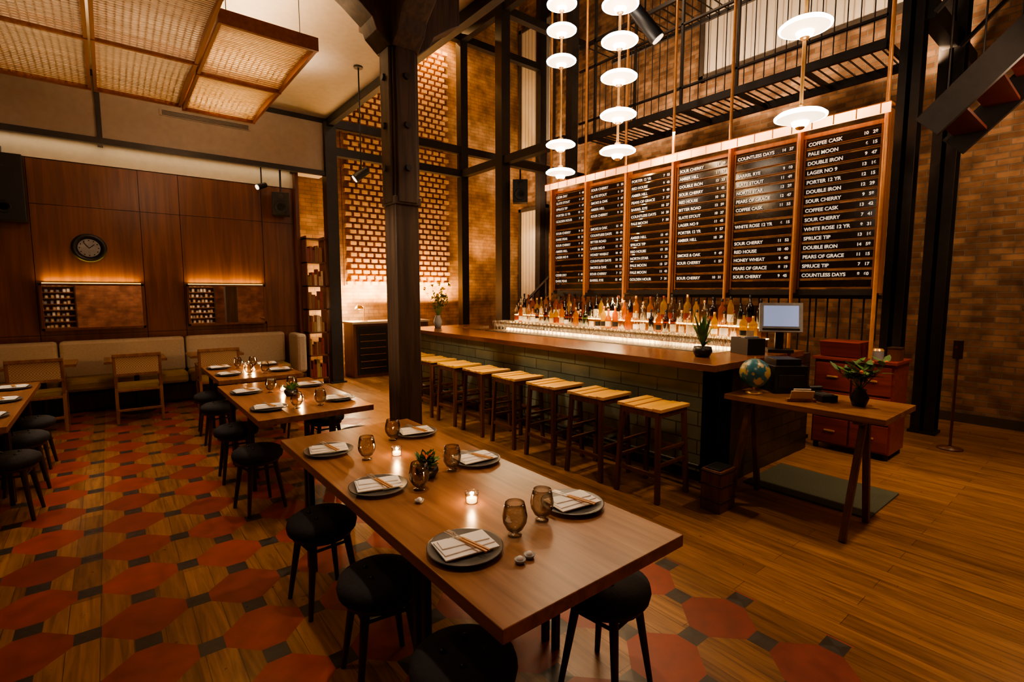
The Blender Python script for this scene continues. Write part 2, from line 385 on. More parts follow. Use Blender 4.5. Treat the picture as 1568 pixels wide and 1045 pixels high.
# catwalk
YA,YB=1.75,5.9
b=B()
for x in (6.12,6.9): b.box(x-0.025,x+0.025,YA,YB,4.04,4.13,STEEL)
k=YA
while k<YB: b.box(6.12,6.9,k-0.003,k+0.003,4.11,4.13,STEEL); k+=0.1
for z in (4.35,5.15):
    b.box(6.1,6.14,YA,YB,z-0.012,z+0.012,STEEL)
k=YA
while k<YB: b.cyl((6.12,k,4.12),(6.12,k,5.15),0.006,0.006,STEEL,6); k+=0.12
k=YA
while k<YB: b.box(6.1,6.9,k-0.012,k+0.012,4.04,4.1,STEEL); b.box(6.10,6.14,k-0.015,k+0.015,4.04,6.74,STEEL); k+=0.763
for x in (6.12,6.9): b.box(x-0.02,x+0.02,YA,YB,5.49,5.54,STEEL)
k=YA
while k<YB: b.box(6.12,6.9,k-0.003,k+0.003,5.51,5.53,STEEL); k+=0.14
k=YA
while k<YB: b.cyl((6.9,k,5.5),(6.9,k,6.6),0.007,0.007,STEEL,6); k+=0.14
b.box(6.88,6.92,YA,YB,6.58,6.62,STEEL)
b.build('catwalk')
# staircase top right
b=B()
for x in (5.95,6.95):
    b.beam((x,1.35,3.15),(x,-1.6,6.1),0.05,STEEL,0.24)
    b.beam((x,1.35,4.15),(x,-1.6,7.1),0.035,STEEL)
for k in range(13):
    y=1.22-k*0.22; z=3.26+k*0.22; b.box(5.97,6.93,y-0.13,y+0.13,z,z+0.03,REDW)
    b.cyl((5.95,y,z),(5.95,y,z+0.95),0.008,0.008,STEEL,6)
b.build('staircase')
b=B()
b.beam((6.3,7.6,1.35),(6.3,6.5,2.12),0.04,STEEL); b.beam((6.3,7.6,1.0),(6.3,6.5,1.77),0.03,STEEL)
for y,z in ((7.6,1.35),(7.2,1.63),(6.85,1.88),(6.5,2.12)): b.beam((6.3,y,0),(6.3,y,z),0.035,STEEL)
b.build('stair_railing')

# ---------------------------------------------------------------- timber column
b=B()
a=0.125
b.box(-a,a,-a,a,0,4.65,TIMB)
for sx,sy in ((-1,0),(1,0),(0,-1),(0,1)):
    if sx: b.box(sx*a-0.03*(sx<0),sx*a+0.03*(sx>0),-0.1,0.1,2.52,4.1,TIMB)
    else: b.box(-0.1,0.1,sy*a-0.03*(sy<0),sy*a+0.03*(sy>0),2.52,4.1,TIMB)
b.box(-0.145,0.145,-0.145,0.145,2.5,2.58,TIMB)
for z in (2.85,3.25,3.7):
    for s in (-1,1):
        b.cyl((0,s*0.155,z),(0,s*0.18,z),0.035,0.03,STEEL,8); b.cyl((s*0.155,0,z),(s*0.18,0,z),0.035,0.03,STEEL,8)
def prism(poly,y0,y1,mat,swap):
    n=len(poly); vs=[]
    for y in(y0,y1):
        for (x,z) in poly: vs.append((x,y,z) if not swap else (y,x,z))
    b.add(vs,[tuple(range(n)),tuple(reversed(range(n,2*n)))]+[(i,n+i,n+(i+1)%n,(i+1)%n) for i in range(n)],mat)
pl=[(-0.16,3.95),(0.16,3.95),(0.28,4.05),(0.32,4.15),(0.5,4.28),(0.62,4.35),(0.62,4.64),(-0.62,4.64),(-0.62,4.35),(-0.5,4.28),(-0.32,4.15),(-0.28,4.05)]
prism(pl,-0.14,0.14,TIMB,False); prism(pl,-0.14,0.14,TIMB,True)
b.build('timber_column',(2.35,4.7,0),0,0.008)

# ---------------------------------------------------------------- canopy panels
def canopy(x0,x1,y0,y1,z,sheet,nseg=2):
    b=B(); h=0.11; w=0.03
    b.box(x0,x0+w,y0,y1,z,z+h,FRAMECAN); b.box(x1-w,x1,y0,y1,z,z+h,FRAMECAN)
    L2=(y1-y0)/nseg
    for q in range(nseg+1): b.box(x0,x1,y0+q*L2-w/2,y0+q*L2+w/2,z-0.01,z+h,FRAMECAN)
    k=y0+0.04
    while k<y1-0.02:
        sag=0.05*math.sin(math.pi*(((k-y0)/L2)%1)); b.box(x0+w,x1-w,k-0.009,k+0.009,z+0.02+sag,z+0.03+sag,SLATCAN); k+=0.042
    k=x0+0.06
    while k<x1-0.03:
        for q in range(nseg):
            ya=y0+L2*q
            for j in range(6):
                t0=j/6;t1=(j+1)/6
                b.beam((k,ya+t0*L2,z+0.035+0.05*math.sin(math.pi*t0)),(k,ya+t1*L2,z+0.035+0.05*math.sin(math.pi*t1)),0.014,SLATCAN,0.006)
        k+=0.055
    if sheet: b.box(x0+w,x1-w,y0+w,y1-w,z+0.095,z+0.10,SHEET)
    for x in(x0+0.1,x1-0.1):
        for y in (y0+0.2,y1-0.2): b.cyl((x,y,z+h),(x,y,4.65),0.004,0.004,STEEL,6)
    b.build('slatted_ceiling_canopy')
canopy(0.86,1.68,5.0,7.6,3.9,True); canopy(0.02,0.84,4.6,7.5,3.9,False); canopy(-0.82,0.0,3.2,7.5,3.9,False,3); canopy(-1.66,-0.84,3.2,7.5,3.9,False,3)

# ---------------------------------------------------------------- tables
def table(x0,x1,y0,y1,legs):
    b=B(); b.box(x0,x1,y0,y1,0.705,0.75,TABLE)
    for y in legs:
        for x in (x0+0.09,x1-0.09):
            for d in (-0.035,0.035): b.beam((x,y+d,0.0),(x,y+d,0.705),0.03,DKW)
        b.box(x0+0.08,x1-0.08,y-0.03,y+0.03,0.66,0.705,DKW)
    b.box((x0+x1)/2-0.03,(x0+x1)/2+0.03,legs[0],legs[-1],0.66,0.705,DKW)
    b.build('dining_table',(0,0,0),0,0.003)
table(0.77,1.62,1.0,3.22,(1.62,2.98)); table(0.77,1.62,3.8,5.48,(4.53,5.3)); table(0.83,1.66,5.8,7.1,(6.42,7.0)); table(-1.42,-0.58,4.7,6.9,(5.4,6.75))
b=B(); b.box(-0.34,0.34,-0.3,0.3,0.715,0.75,TABLE); b.cyl((0,0,0.02),(0,0,0.715),0.03,0.03,STEEL); b.lathe([(0.0001,0.0),(0.2,0.0),(0.2,0.015),(0.03,0.03)],STEEL,20)
bt=b.mesh('small_dining_table')
for x in (-1.65,-0.7,0.25,1.2): inst(bt,'small_dining_table',(x,8.62,0),0,0.003)

b=B()
b.lathe([(0.0001,0.39),(0.155,0.39),(0.172,0.402),(0.178,0.43),(0.172,0.455),(0.14,0.475),(0.085,0.482),(0.0001,0.474)],UPH,28)
for i in range(4):
    t=math.pi/4+i*math.pi/2; b.sph((0.07*math.cos(t),0.07*math.sin(t),0.48),0.012,BLK,8)
b.lathe([(0.0001,0.37),(0.15,0.37),(0.15,0.39)],DKW,24)
for i in range(4):
    t=math.pi/4+i*math.pi/2; c,s=math.cos(t),math.sin(t)
    b.cyl((0.19*c,0.19*s,0),(0.125*c,0.125*s,0.375),0.012,0.020,DKW,10)
for i in range(4):
    t=math.pi/4+i*math.pi/2; t2=t+math.pi/2
    b.cyl((0.138*math.cos(t),0.138*math.sin(t),0.33),(0.138*math.cos(t2),0.138*math.sin(t2),0.33),0.008,0.008,DKW,8)
st=b.mesh('upholstered_stool')
for x,y in ((0.84,1.30),(0.83,1.93),(0.82,2.64),(1.55,1.30),(1.56,1.95),(1.56,2.65),(0.82,4.12),(0.82,4.93),(1.6,4.12),(1.6,4.93),(0.86,6.05),(0.88,6.75),(1.65,6.05),(1.65,6.75),
    (-0.63,5.05),(-0.63,5.75),(-0.63,6.4),(-1.4,5.05),(-1.4,5.75)):
    inst(st,'upholstered_stool',(x,y,0),U(-0.2,0.2))

b=B()
for x in (-0.23,0.23):
    b.beam((x,-0.24,0),(x,-0.2,0.45),0.035,CHW); b.beam((x,-0.2,0.45),(x*1.02,-0.25,0.86),0.032,CHW); b.beam((x,0.22,0),(x,0.2,0.64),0.032,CHW)
    b.beam((x,-0.22,0.64),(x,0.23,0.64),0.035,CHW,0.025); b.beam((x,-0.2,0.2),(x,0.2,0.2),0.022,CHW)
b.box(-0.24,0.24,-0.22,0.22,0.40,0.43,CHW); b.box(-0.22,0.22,-0.2,0.21,0.43,0.47,TAN)
b.beam((-0.25,-0.255,0.865),(0.25,-0.255,0.865),0.035,CHW,0.04); b.beam((-0.24,-0.225,0.62),(0.24,-0.225,0.62),0.03,CHW,0.035)
b.add([(-0.22,-0.235,0.63),(0.22,-0.235,0.63),(0.22,-0.255,0.85),(-0.22,-0.255,0.85)],[(0,1,2,3)],CANE)
b.beam((-0.23,-0.235,0.17),(0.23,-0.235,0.17),0.022,CHW,0.03)
ch=b.mesh('cane_back_dining_chair')
for x in (-1.65,-0.7,0.25,1.15): inst(ch,'cane_back_dining_chair',(x,8.10,0),U(-0.04,0.04),0.004)

b=B()
b.box(-3.55,2.45,8.98,9.36,0.0,0.3,DKW)
x=-3.5
while x<2.3:
    w=1.46
    b.box(x+0.004,x+w-0.004,8.86,9.26,0.3,0.46,TAN); b.box(x+0.004,x+w-0.004,9.2,9.36,0.44,0.97,BEIGE); x+=w+0.006
b.box(2.42,2.58,8.75,9.28,0.3,0.95,BEIGE); b.box(2.42,2.58,8.8,9.28,0,0.3,DKW)
b.build('banquette',(0,0,0),0,0.045)

for x0,x1 in ((-0.72,0.43),(0.97,2.1)):
    b=B(); b.box(x0,x1,9.33,9.41,1.12,1.77,WALN); b.box(x0+0.03,x1-0.03,9.325,9.335,1.15,1.74,MIRR)
    for q in ((x0,x0+0.03,1.12,1.77),(x1-0.03,x1,1.12,1.77),(x0,x1,1.12,1.15),(x0,x1,1.74,1.77)): b.box(q[0],q[1],9.31,9.34,q[2],q[3],WALN)
    b.box(x0+0.03,x1-0.03,9.37,9.39,1.77,1.778,LEDY)
    b.build('wall_mirror')
b=B(); Mx=Matrix.Translation((-0.16,9.38,2.27))@Matrix.Rotation(math.radians(90),4,'X')
b.lathe([(0.0001,0.0),(0.19,0.0),(0.2,0.02),(0.19,0.05),(0.15,0.055),(0.14,0.03),(0.0001,0.03)],BLK,32,(0,0,0),Mx)
b.lathe([(0.0001,0.033),(0.125,0.033)],GREY,32,(0,0,0),Mx)
for i in range(12):
    t=i*math.pi/6; b.cb((-0.16+0.105*math.cos(t),9.343,2.27+0.105*math.sin(t)),(0.014,0.006,0.014),BLK)
b.beam((-0.16,9.34,2.27),(-0.10,9.34,2.32),0.008,BLK); b.beam((-0.16,9.34,2.27),(-0.22,9.34,2.35),0.006,BLK)
b.build('wall_clock')
b=B()
X0,X1,Y0,Y1=2.72,3.06,9.1,9.4
for x in (X0,X1-0.02): b.box(x,x+0.02,Y0,Y1,0,2.62,WALN)
cols=[PAPER,REDW,TAN,WALN,REDW,CHW]
for k in range(7):
    z=0.1+k*0.41; b.box(X0,X1,Y0,Y1,z,z+0.025,WALN)
    x=X0+0.03
    while x<X1-0.07 and k<6:
        w=U(0.02,0.06); b.box(x,x+w,Y0+0.03,Y0+0.2,z+0.025,z+U(0.18,0.34),random.choice(cols)); x+=w+0.004
b.build('bookshelf')

def speaker(name,x,y,z,w,d,h,rz,cz=-0.15,cr=1.0,top=0.22):
    b=B(); b.cb((0,0,0),(w,d,h),BLK); Mr=Matrix.Translation((0,-d/2,h*cz))@Matrix.Rotation(math.radians(90),4,'X')
    b.lathe([(0.0001,0.0),(w*0.22*cr,0.0),(w*0.3*cr,0.012),(w*0.38*cr,0.012),(w*0.4*cr,0)],DGREY,24,(0,0,0),Mr)
    Mr=Matrix.Translation((0,-d/2,h*0.3))@Matrix.Rotation(math.radians(90),4,'X')
    b.lathe([(0.0001,0.006),(w*0.12*cr,0.006),(w*0.18*cr,0)],DGREY,16,(0,0,0),Mr)
    b.beam((0,0,h/2),(0,0.06,h/2+top),0.03,BLK)
    b.build(name,(x,y,z),rz,0.008)
speaker('wall_speaker',2.38,9.2,3.12,0.27,0.2,0.38,-0.3,top=0.42)
speaker('wall_speaker',6.25,7.55,3.55,0.28,0.24,0.42,-0.7)
speaker('wall_speaker',-0.97,9.3,3.0,0.42,0.2,0.85,0,cz=-0.3,cr=0.5,top=0.1)
SB=emis('spot_bulb',(1,0.8,0.55),2)
def spot_fix(x,y,z,top,aim,r=0.05,l=0.2):
    b=B(); p=Vector((0,0,0)); a=Vector(aim).normalized()
    b.cyl(p-a*l*0.5,p+a*l*0.5,r*0.85,r,BLK,16); b.cyl(p+a*l*0.5,p+a*(l*0.5+0.01),r*0.8,r*0.8,SB,16)
    b.cyl((0,0,0),(0,0,top-z),0.011,0.011,BLK,8); b.cyl((0,0,top-z-0.02),(0,0,top-z),0.06,0.06,BLK,16)
    b.build('spotlight_fixture',(x,y,z))
spot_fix(2.8,6.78,3.25,4.65,(-0.6,0.2,-0.5),0.06,0.22)
spot_fix(4.6,3.5,4.49,9.6,(0.5,-0.5,-0.9),0.08,0.45)
spot_fix(2.1,9.25,3.4,3.75,(-0.9,-0.3,-0.4),0.05,0.16)

# ---------------------------------------------------------------- bar
b=B()
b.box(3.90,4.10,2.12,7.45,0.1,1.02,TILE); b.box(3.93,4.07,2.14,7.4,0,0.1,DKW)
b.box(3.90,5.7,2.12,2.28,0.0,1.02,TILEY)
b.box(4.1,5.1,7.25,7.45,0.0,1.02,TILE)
b.box(3.69,4.38,2.05,7.5,1.02,1.075,BARW); b.box(4.38,5.35,2.05,2.5,1.02,1.075,BARW); b.box(4.38,5.1,7.0,7.5,1.02,1.075,BARW)
b.cyl((3.76,2.2,0.2),(3.76,7.4,0.2),0.02,0.02,STEEL,12)
for k in range(7): b.beam((3.76,2.4+k*0.8,0.2),(3.92,2.4+k*0.8,0.2),0.02,STEEL)
b.build('bar_counter',(0,0,0),0,0.003)
b=B(); b.box(4.42,4.75,2.7,6.8,0.75,0.9,STAINL); b.box(4.71,4.75,2.7,6.8,0.9,1.0,STAINL)
for k in range(5): b.beam((4.58,2.8+k*0.97,0),(4.58,2.8+k*0.97,0.75),0.04,STAINL)
b.build('underbar_sink')
b=B()
b.box(5.22,5.74,2.6,7.0,0,0.96,DKW); b.box(5.05,5.76,2.55,7.05,0.96,1.0,STAINL)
b.box(5.44,5.74,2.6,6.9,1.0,1.12,BARW); b.box(5.43,5.76,2.58,6.92,1.12,1.132,SHELFG)
b.box(5.61,5.74,2.6,6.9,1.132,1.25,BARW); b.box(5.60,5.76,2.58,6.92,1.25,1.262,SHELFG)
b.box(5.745,5.76,2.6,6.9,1.262,1.50,DKW)
b.box(5.40,5.425,2.6,6.9,1.0,1.035,SHELFG)
for k in range(7): b.box(5.205,5.22,2.65+k*0.61,3.2+k*0.61,0.08,0.9,STEEL)
b.build('back_bar_counter')
BG=[bottleglass('bottle_amber',(0.9,0.40,0.05)),bottleglass('bottle_gold',(1.0,0.72,0.16),0.6),bottleglass('bottle_honey',(1.0,0.54,0.07),0.6)]
GG=[glassy('bottle_clear',(0.93,0.9,0.82),(0.3,0.26,0.18),0.6,0.1),glassy('bottle_green',(0.16,0.24,0.06),(0.03,0.05,0.01),0.5,0.08),glassy('bottle_brown',(0.30,0.11,0.03),(0.05,0.02,0.008),0.5,0.08),
    glassy('bottle_dark',(0.05,0.04,0.03),(0.01,0.01,0.01),0.5,0.08)]
bc=[BG[0],BG[1],BG[2],BG[0],BG[1]]+[GG[0],GG[0],GG[0],GG[1],GG[2],GG[2],GG[3]]
lab=[PAPER,LINEN,REDW,BLK,CREAM]
b=B()
def bottle(x,y,z):
    h=U(0.25,0.36); r=U(0.032,0.046); g=random.choice(bc)
    sh=U(0.52,0.68)
    b.lathe([(0.0001,0.001),(r,0.001),(r,h*sh),(r*0.8,h*(sh+0.07)),(0.014,h*(sh+0.17)),(0.013,h*0.97),(0.0001,h*0.97)],g,12,(x,y,z))
    if R()<0.6: b.lathe([(r*1.02,h*0.12),(r*1.02,h*U(0.3,0.42))],random.choice(lab),12,(x,y,z))
    b.lathe([(0.016,h*0.91),(0.016,h*1.02),(0.0001,h*1.02)],random.choice([BLK,BRASS,REDW,BLK]),8,(x,y,z))
for row,(x,z) in enumerate(((5.675,1.262),(5.52,1.132))):
    y=2.65
    while y<6.85: bottle(x+U(-0.012,0.012),y,z); y+=U(0.095,0.125)
b.build('liquor_bottles')
b=B(); y=2.75
while y<6.9:
    for x in (5.09,5.165,5.24,5.315):
        b.lathe([(0.0001,0.001),(0.03,0.001),(0.006,0.01),(0.006,0.06),(0.032,0.09),(0.036,0.14),(0.031,0.17)],CLEAR,12,(x,y+U(-.008,.008),1.0))
    y+=0.085
b.build('glassware')

# menu board
b=B(); y0,y1,z0,z1=1.62,6.2,1.66,3.27; pw=(y1-y0)/6
for k in range(7):
    y=y0+k*pw; b.box(5.82,5.92,y-0.026,y+0.026,z0-0.02,z1+0.1,COPW)
    b.cyl((5.79,y,1.0),(5.79,y,9.55),0.018,0.018,COPPER,10)
b.box(5.84,5.92,y0,y1,z0-0.04,z0+0.02,STEEL); b.box(5.84,5.92,y0,y1,z1-0.02,z1+0.02,COPW)
rows=16; pitch=(z1-z0-0.06)/rows
for k in range(6):
    ya=y0+k*pw+0.036; yb=y0+(k+1)*pw-0.036
    b.box(5.845,5.87,ya,ya+0.014,z0,z1,COPW); b.box(5.845,5.87,yb-0.014,yb,z0,z1,COPW)
    for j in range(rows):
        z=z0+0.035+j*pitch; b.box(5.85,5.875,ya,yb,z,z+pitch*0.80,SLAT); b.box(5.842,5.85,ya,yb,z,z+0.006,COPW)
b.box(5.70,5.83,y0-0.05,y1+0.05,z1+0.11,z1+0.13,COPPER)
b.box(5.70,5.715,y0-0.05,y1+0.05,z1+0.03,z1+0.12,STRIP)
for k in range(24): b.box(5.695,5.702,y0+0.02+k*0.195,y0+0.03+k*0.195,z1+0.03,z1+0.12,COPPER)
board=b.build('menu_board')
TM=Matrix(((0,0,-1,0),(-1,0,0,0),(0,1,0,0),(0,0,0,1)))
words="SLATE STOUT,DARK PEAR,OLD FOX ALE,COFFEE CASK,AMBER HILL,PEARS OF GRACE,COUNTLESS DAYS,RED HOUSE,BITTER ROAD,LAGER NO 9,SMOKE & OAK,BLACK LAKE,WHITE ROSE 12 YR,DOUBLE IRON,PALE MOON,SPRUCE TIP,HONEY WHEAT,BARREL RYE,CIDER DRY,PORTER 12 YR,SOUR CHERRY,GOLDEN HOUR,TEN PENNY,NORTH STAR".split(',')
def text(body,y,z,size,al,nm):
    c=bpy.data.curves.new(nm,'FONT'); c.body=body; c.size=size; c.align_x=al; c.align_y='TOP'; c.space_line=pitch/size; c.extrude=0.001; c.offset=0.001
    c.materials.append(LETT); o=bpy.data.objects.new(nm,c); SC.collection.objects.link(o)
    o.matrix_world=Matrix.Translation((5.84,y,z))@TM; o.parent=board
for k in range(6):
    yl=y0+(k+1)*pw-0.075; yr=y0+k*pw+0.075; ls=[];ps=[]
    for j in range(rows-1):
        if j>0 and R()<0.12: ls.append(' ');ps.append(' ')
        else: ls.append(random.choice(words)); ps.append('%d   %d'%(random.randint(6,14),random.randint(15,60)))
    zt=z0+0.035+(rows-1)*pitch+pitch*0.62
    text('\n'.join(ls),yl,zt,0.050,'LEFT','menu_lettering'); text('\n'.join(ps),yr,zt,0.042,'RIGHT','menu_prices')
b=B(); k=2.25
while k<6.2: b.cyl((5.95,k,0.0),(5.95,k,1.6),0.009,0.009,STEEL,6); k+=0.11
k=1.64
while k<2.25: b.cyl((5.95,k,1.16),(5.95,k,1.6),0.009,0.009,STEEL,6); k+=0.11
b.box(5.93,5.97,1.6,6.2,1.58,1.62,STEEL); b.box(5.93,5.97,2.2,6.2,0.04,0.08,STEEL)
b.build('bar_screen_railing')

def pendant(x,y,zs,d):
    b=B(); r=d/2
    b.cyl((0,0,min(zs)-0.03),(0,0,9.6),0.013,0.013,BRASS,10)
    for z in zs:
        b.lathe([(0.02,0.06),(r*0.45,0.052),(r*0.85,0.034),(r,0.012)],OPAL,32,(0,0,z))
        b.lathe([(r,0.012),(r*0.99,0.0),(r*0.9,-0.004)],OPAL,32,(0,0,z))
        b.lathe([(r*0.9,-0.004),(r*0.5,-0.018),(r*0.34,-0.03)],OPAL2,32,(0,0,z))
        b.lathe([(r*0.34,-0.03),(r*0.30,-0.055),(r*0.2,-0.07)],OPAL,24,(0,0,z))
        b.lathe([(r*0.2,-0.068),(0.025,-0.082),(0.0001,-0.09)],BRASS,20,(0,0,z)); b.lathe([(0.0001,0.095),(0.03,0.09),(0.04,0.058)],BRASS,20,(0,0,z))
    b.build('pendant_lamp',(x,y,0))
pendant(4.45,4.6,[3.11,3.44,4.42,4.77,5.07],0.36)
pendant(4.2,3.5,[3.09,3.45,3.82,4.17,4.52],0.37)
pendant(4.2,1.73,[2.97,3.62,5.0],0.365)

b=B(); H=0.76
for sx in(-1,1):
    for sy in(-1,1):
        b.beam((sx*0.20,sy*0.20,0),(sx*0.175,sy*0.17,H-0.04),0.036,STW)
for sy in(-1,1):
    b.beam((-0.18,sy*0.175,H-0.06),(0.18,sy*0.175,H-0.06),0.025,STW,0.05); b.beam((-0.19,sy*0.19,0.3),(0.19,sy*0.19,0.3),0.022,STW,0.03)
    b.beam((-0.19,sy*0.185,0.42),(0.19,sy*0.185,0.42),0.018,STW,0.025)
for sx in(-1,1):
    b.beam((sx*0.18,-0.17,H-0.06),(sx*0.18,0.17,H-0.06),0.025,STW,0.05); b.beam((sx*0.193,-0.19,0.22 if sx<0 else 0.36),(sx*0.193,0.19,0.22 if sx<0 else 0.36),0.022,STW,0.035)
for i in range(5):
    y=-0.172+i*0.086; b.box(-0.2,0.2,y-0.039,y+0.039,H-0.035,H-0.008-0.006*(2-abs(i-2)),SEATW)
bs=b.mesh('bar_stool')
for k in range(8): inst(bs,'bar_stool',(3.44,2.44+k*0.585,0),U(-0.03,0.03),0.003)

# ---------------------------------------------------------------- tableware
b=B(); b.lathe([(0.0001,0.001),(0.085,0.001),(0.1,0.006),(0.132,0.016),(0.134,0.02),(0.128,0.02),(0.1,0.012),(0.0001,0.010)],SLATE,36); plate=b.mesh('dinner_plate')
b=B()
for i,(w,h,oy,r) in enumerate(((0.20,0.14,0,0),(0.19,0.11,0.010,0.04),(0.175,0.075,0.022,-0.05))):
    M=Matrix.Rotation(r,4,'Z'); z=0.001+i*0.0050
    b.box(-w/2,w/2,-h/2+oy,h/2+oy*0.3,z,z+0.005,LINEN,M)
nap=b.mesh('folded_napkin')
b=B()
for dx in(-0.007,0.007):
    b.beam((dx,-0.11,0.003),(dx*0.8,0.02,0.004),0.008,HANDLE,0.005)
b.beam((-0.007,0.02,0.004),(-0.007,0.10,0.004),0.007,STAINL,0.002); b.beam((0.007,0.02,0.004),(0.007,0.07,0.004),0.005,STAINL,0.002); b.box(0.0,0.016,0.065,0.10,0.003,0.005,STAINL)
cut=b.mesh('cutlery_set')
b=B(); b.lathe([(0.0001,0.001),(0.026,0.001),(0.027,0.004),(0.012,0.009),(0.013,0.014),(0.030,0.026),(0.044,0.052),(0.047,0.076),(0.041,0.108),(0.036,0.128),(0.0345,0.128),(0.0395,0.108),(0.0455,0.076),(0.0425,0.052),(0.028,0.028),(0.0001,0.020)],SMOKE,32); wg=b.mesh('smoked_wine_glass')
b=B(); b.lathe([(0.0001,0.001),(0.026,0.001),(0.03,0.05),(0.028,0.05),(0.024,0.006)],CLEAR,20); b.lathe([(0.0001,0.005),(0.022,0.005),(0.022,0.022),(0.0001,0.022)],WAX,20)
b.lathe([(0.0001,0.024),(0.005,0.03),(0.004,0.038),(0.0001,0.05)],FLAME,10); cd=b.mesh('votive_candle')
def light(name,typ,loc,power,col=(1,0.6,0.3),size=0.1,rot=None,sizey=None,spot=None,blend=0.6,target=None,spread=None):
    l=bpy.data.lights.new(name,typ); l.energy=power; l.color=col
    if typ=='AREA':
        l.size=size
        if sizey: l.shape='RECTANGLE'; l.size_y=sizey
        if spread: l.spread=math.radians(spread)
    else: l.shadow_soft_size=size
    if typ=='SPOT': l.spot_size=math.radians(spot or 60); l.spot_blend=blend
    o=bpy.data.objects.new(name,l); SC.collection.objects.link(o); o.location=loc
    if target is not None: o.rotation_euler=(Vector(target)-Vector(loc)).to_track_quat('-Z','Y').to_euler()
    elif rot: o.rotation_euler=rot
    return o
def setting(x,y,rz,z=0.75):
    inst(plate,'dinner_plate',(x,y,z)); a=rz+U(-0.15,0.15)
    inst(nap,'folded_napkin',(x,y,z+0.0195),a,0.0012); inst(cut,'cutlery_set',(x,y,z+0.036),a+0.35)
def candle(x,y,z=0.75,pw=1.5):
    inst(cd,'votive_candle',(x,y,z)); light('candle_light','POINT',(x,y,z+0.06),pw,(1,0.55,0.22),0.012)
for y in (1.41,2.13,2.80):
    setting(0.92,y,-0.15); setting(1.48,y+0.03,-0.1)
for x,y in ((1.107,1.39),(1.27,1.42),(1.02,2.55),(1.29,2.8),(1.29,2.12),(1.04,2.0)): inst(wg,'smoked_wine_glass',(x+0.02,y,0.75))
candle(1.195,2.51); candle(1.165,1.73)
for y in (4.15,4.95):
    setting(0.92,y,0); setting(1.47,y+0.02,0)
    for x in(1.1,1.28): inst(wg,'smoked_wine_glass',(x,y-0.1,0.75))
candle(1.2,4.3); candle(1.2,4.85)
for y in (6.15,6.75):
    setting(0.98,y,0); setting(1.5,y,0)
    for x in(1.16,1.32): inst(wg,'smoked_wine_glass',(x,y-0.1,0.75))
candle(1.25,6.3); candle(1.25,6.7)
for y in (5.1,5.8,6.5): setting(-0.74,y,0); setting(-1.25,y,0); inst(wg,'smoked_wine_glass',(-0.98,y+0.08,0.75))
for x in (-1.65,-0.7,0.25,1.2): candle(x+0.05,8.65,pw=0.8)
b=B(); b.lathe([(0.0001,0.001),(0.014,0.001),(0.02,0.014),(0.017,0.014),(0.0001,0.006)],GREY,16); b.sph((0.0,0.0,0.014),0.011,LINEN,10); sb=b.mesh('salt_dish')
inst(sb,'salt_dish',(1.02,1.23,0.75)); inst(sb,'salt_dish',(1.065,1.235,0.75)); inst(sb,'salt_dish',(0.99,1.87,0.75))
def succ(x,y):
    b=B(); b.lathe([(0.0001,0.001),(0.04,0.001),(0.058,0.03),(0.055,0.055),(0.05,0.055),(0.0001,0.045)],BLK,20)
    for i in range(40):
        t=U(0,6.28); e=U(0.2,1.3); l=U(0.05,0.085)
        b.leaf((0.015*math.cos(t),0.015*math.sin(t),0.05),(l*math.cos(t)*math.cos(e)+.015*math.cos(t),l*math.sin(t)*math.cos(e)+.015*math.sin(t),0.05+l*math.sin(e)+0.01),0.034,LEAF,0.01)
    for i in range(9):
        t=U(0,6.28); b.leaf((0,0,0.07),(0.04*math.cos(t),0.04*math.sin(t),U(0.1,0.13)),0.015,ORG,0.01)
    b.build('potted_succulent',(x,y,0.75))
succ(1.165,2.12); succ(1.2,4.58)
def bush(name,loc,h,sp,n,fl,w=0.02,potmat=BLK,pr=0.05,ph=0.1,nf=4):
    b=B(); b.lathe([(0.0001,0.001),(pr*0.7,0.001),(pr,ph*0.5),(pr*0.6,ph*0.9),(pr*0.7,ph),(pr*0.5,ph),(0.0001,ph*0.8)],potmat,20)
    for i in range(n):
        t=U(0,6.28); rr=U(0.2,1)*sp; z=ph+U(0.4,1)*h; p=Vector((rr*math.cos(t),rr*math.sin(t),z))
        b.cyl((0,0,ph*0.9),p,0.0025,0.0015,LEAF,5)
        for k in range(5):
            q=Vector((0,0,ph))+(p-Vector((0,0,ph)))*U(0.4,1); t2=U(0,6.28); e=Vector((math.cos(t2),math.sin(t2),U(0,0.8)))*w*2.2; b.leaf(q,q+e,w,LEAF,0.004)
        if fl and i%2==0:
            for k in range(nf): b.sph(p+Vector((U(-.02,.02),U(-.02,.02),U(-.02,.02))),0.012,fl,6)
    b.build(name,loc)
bush('flower_vase',(4.15,7.1,1.075),0.5,0.22,34,YEL,0.03,GREY,0.07,0.2,6)
bush('bud_vase_plant',(4.12,1.2,0.845),0.2,0.17,16,ORG,0.045,BLK,0.06,0.12,1)
b=B(); b.lathe([(0.0001,0.001),(0.06,0.001),(0.085,0.05),(0.075,0.09),(0.065,0.09),(0.0001,0.07)],BLK,20)
for i in range(26):
    t=U(0,6.28); l=U(0.04,0.16); b.leaf((0,0,0.08),(l*math.cos(t),l*math.sin(t),0.09+U(0.04,0.34)),0.035,LEAF,0.03)
b.build('bar_leaf_plant',(4.12,2.42,1.075))

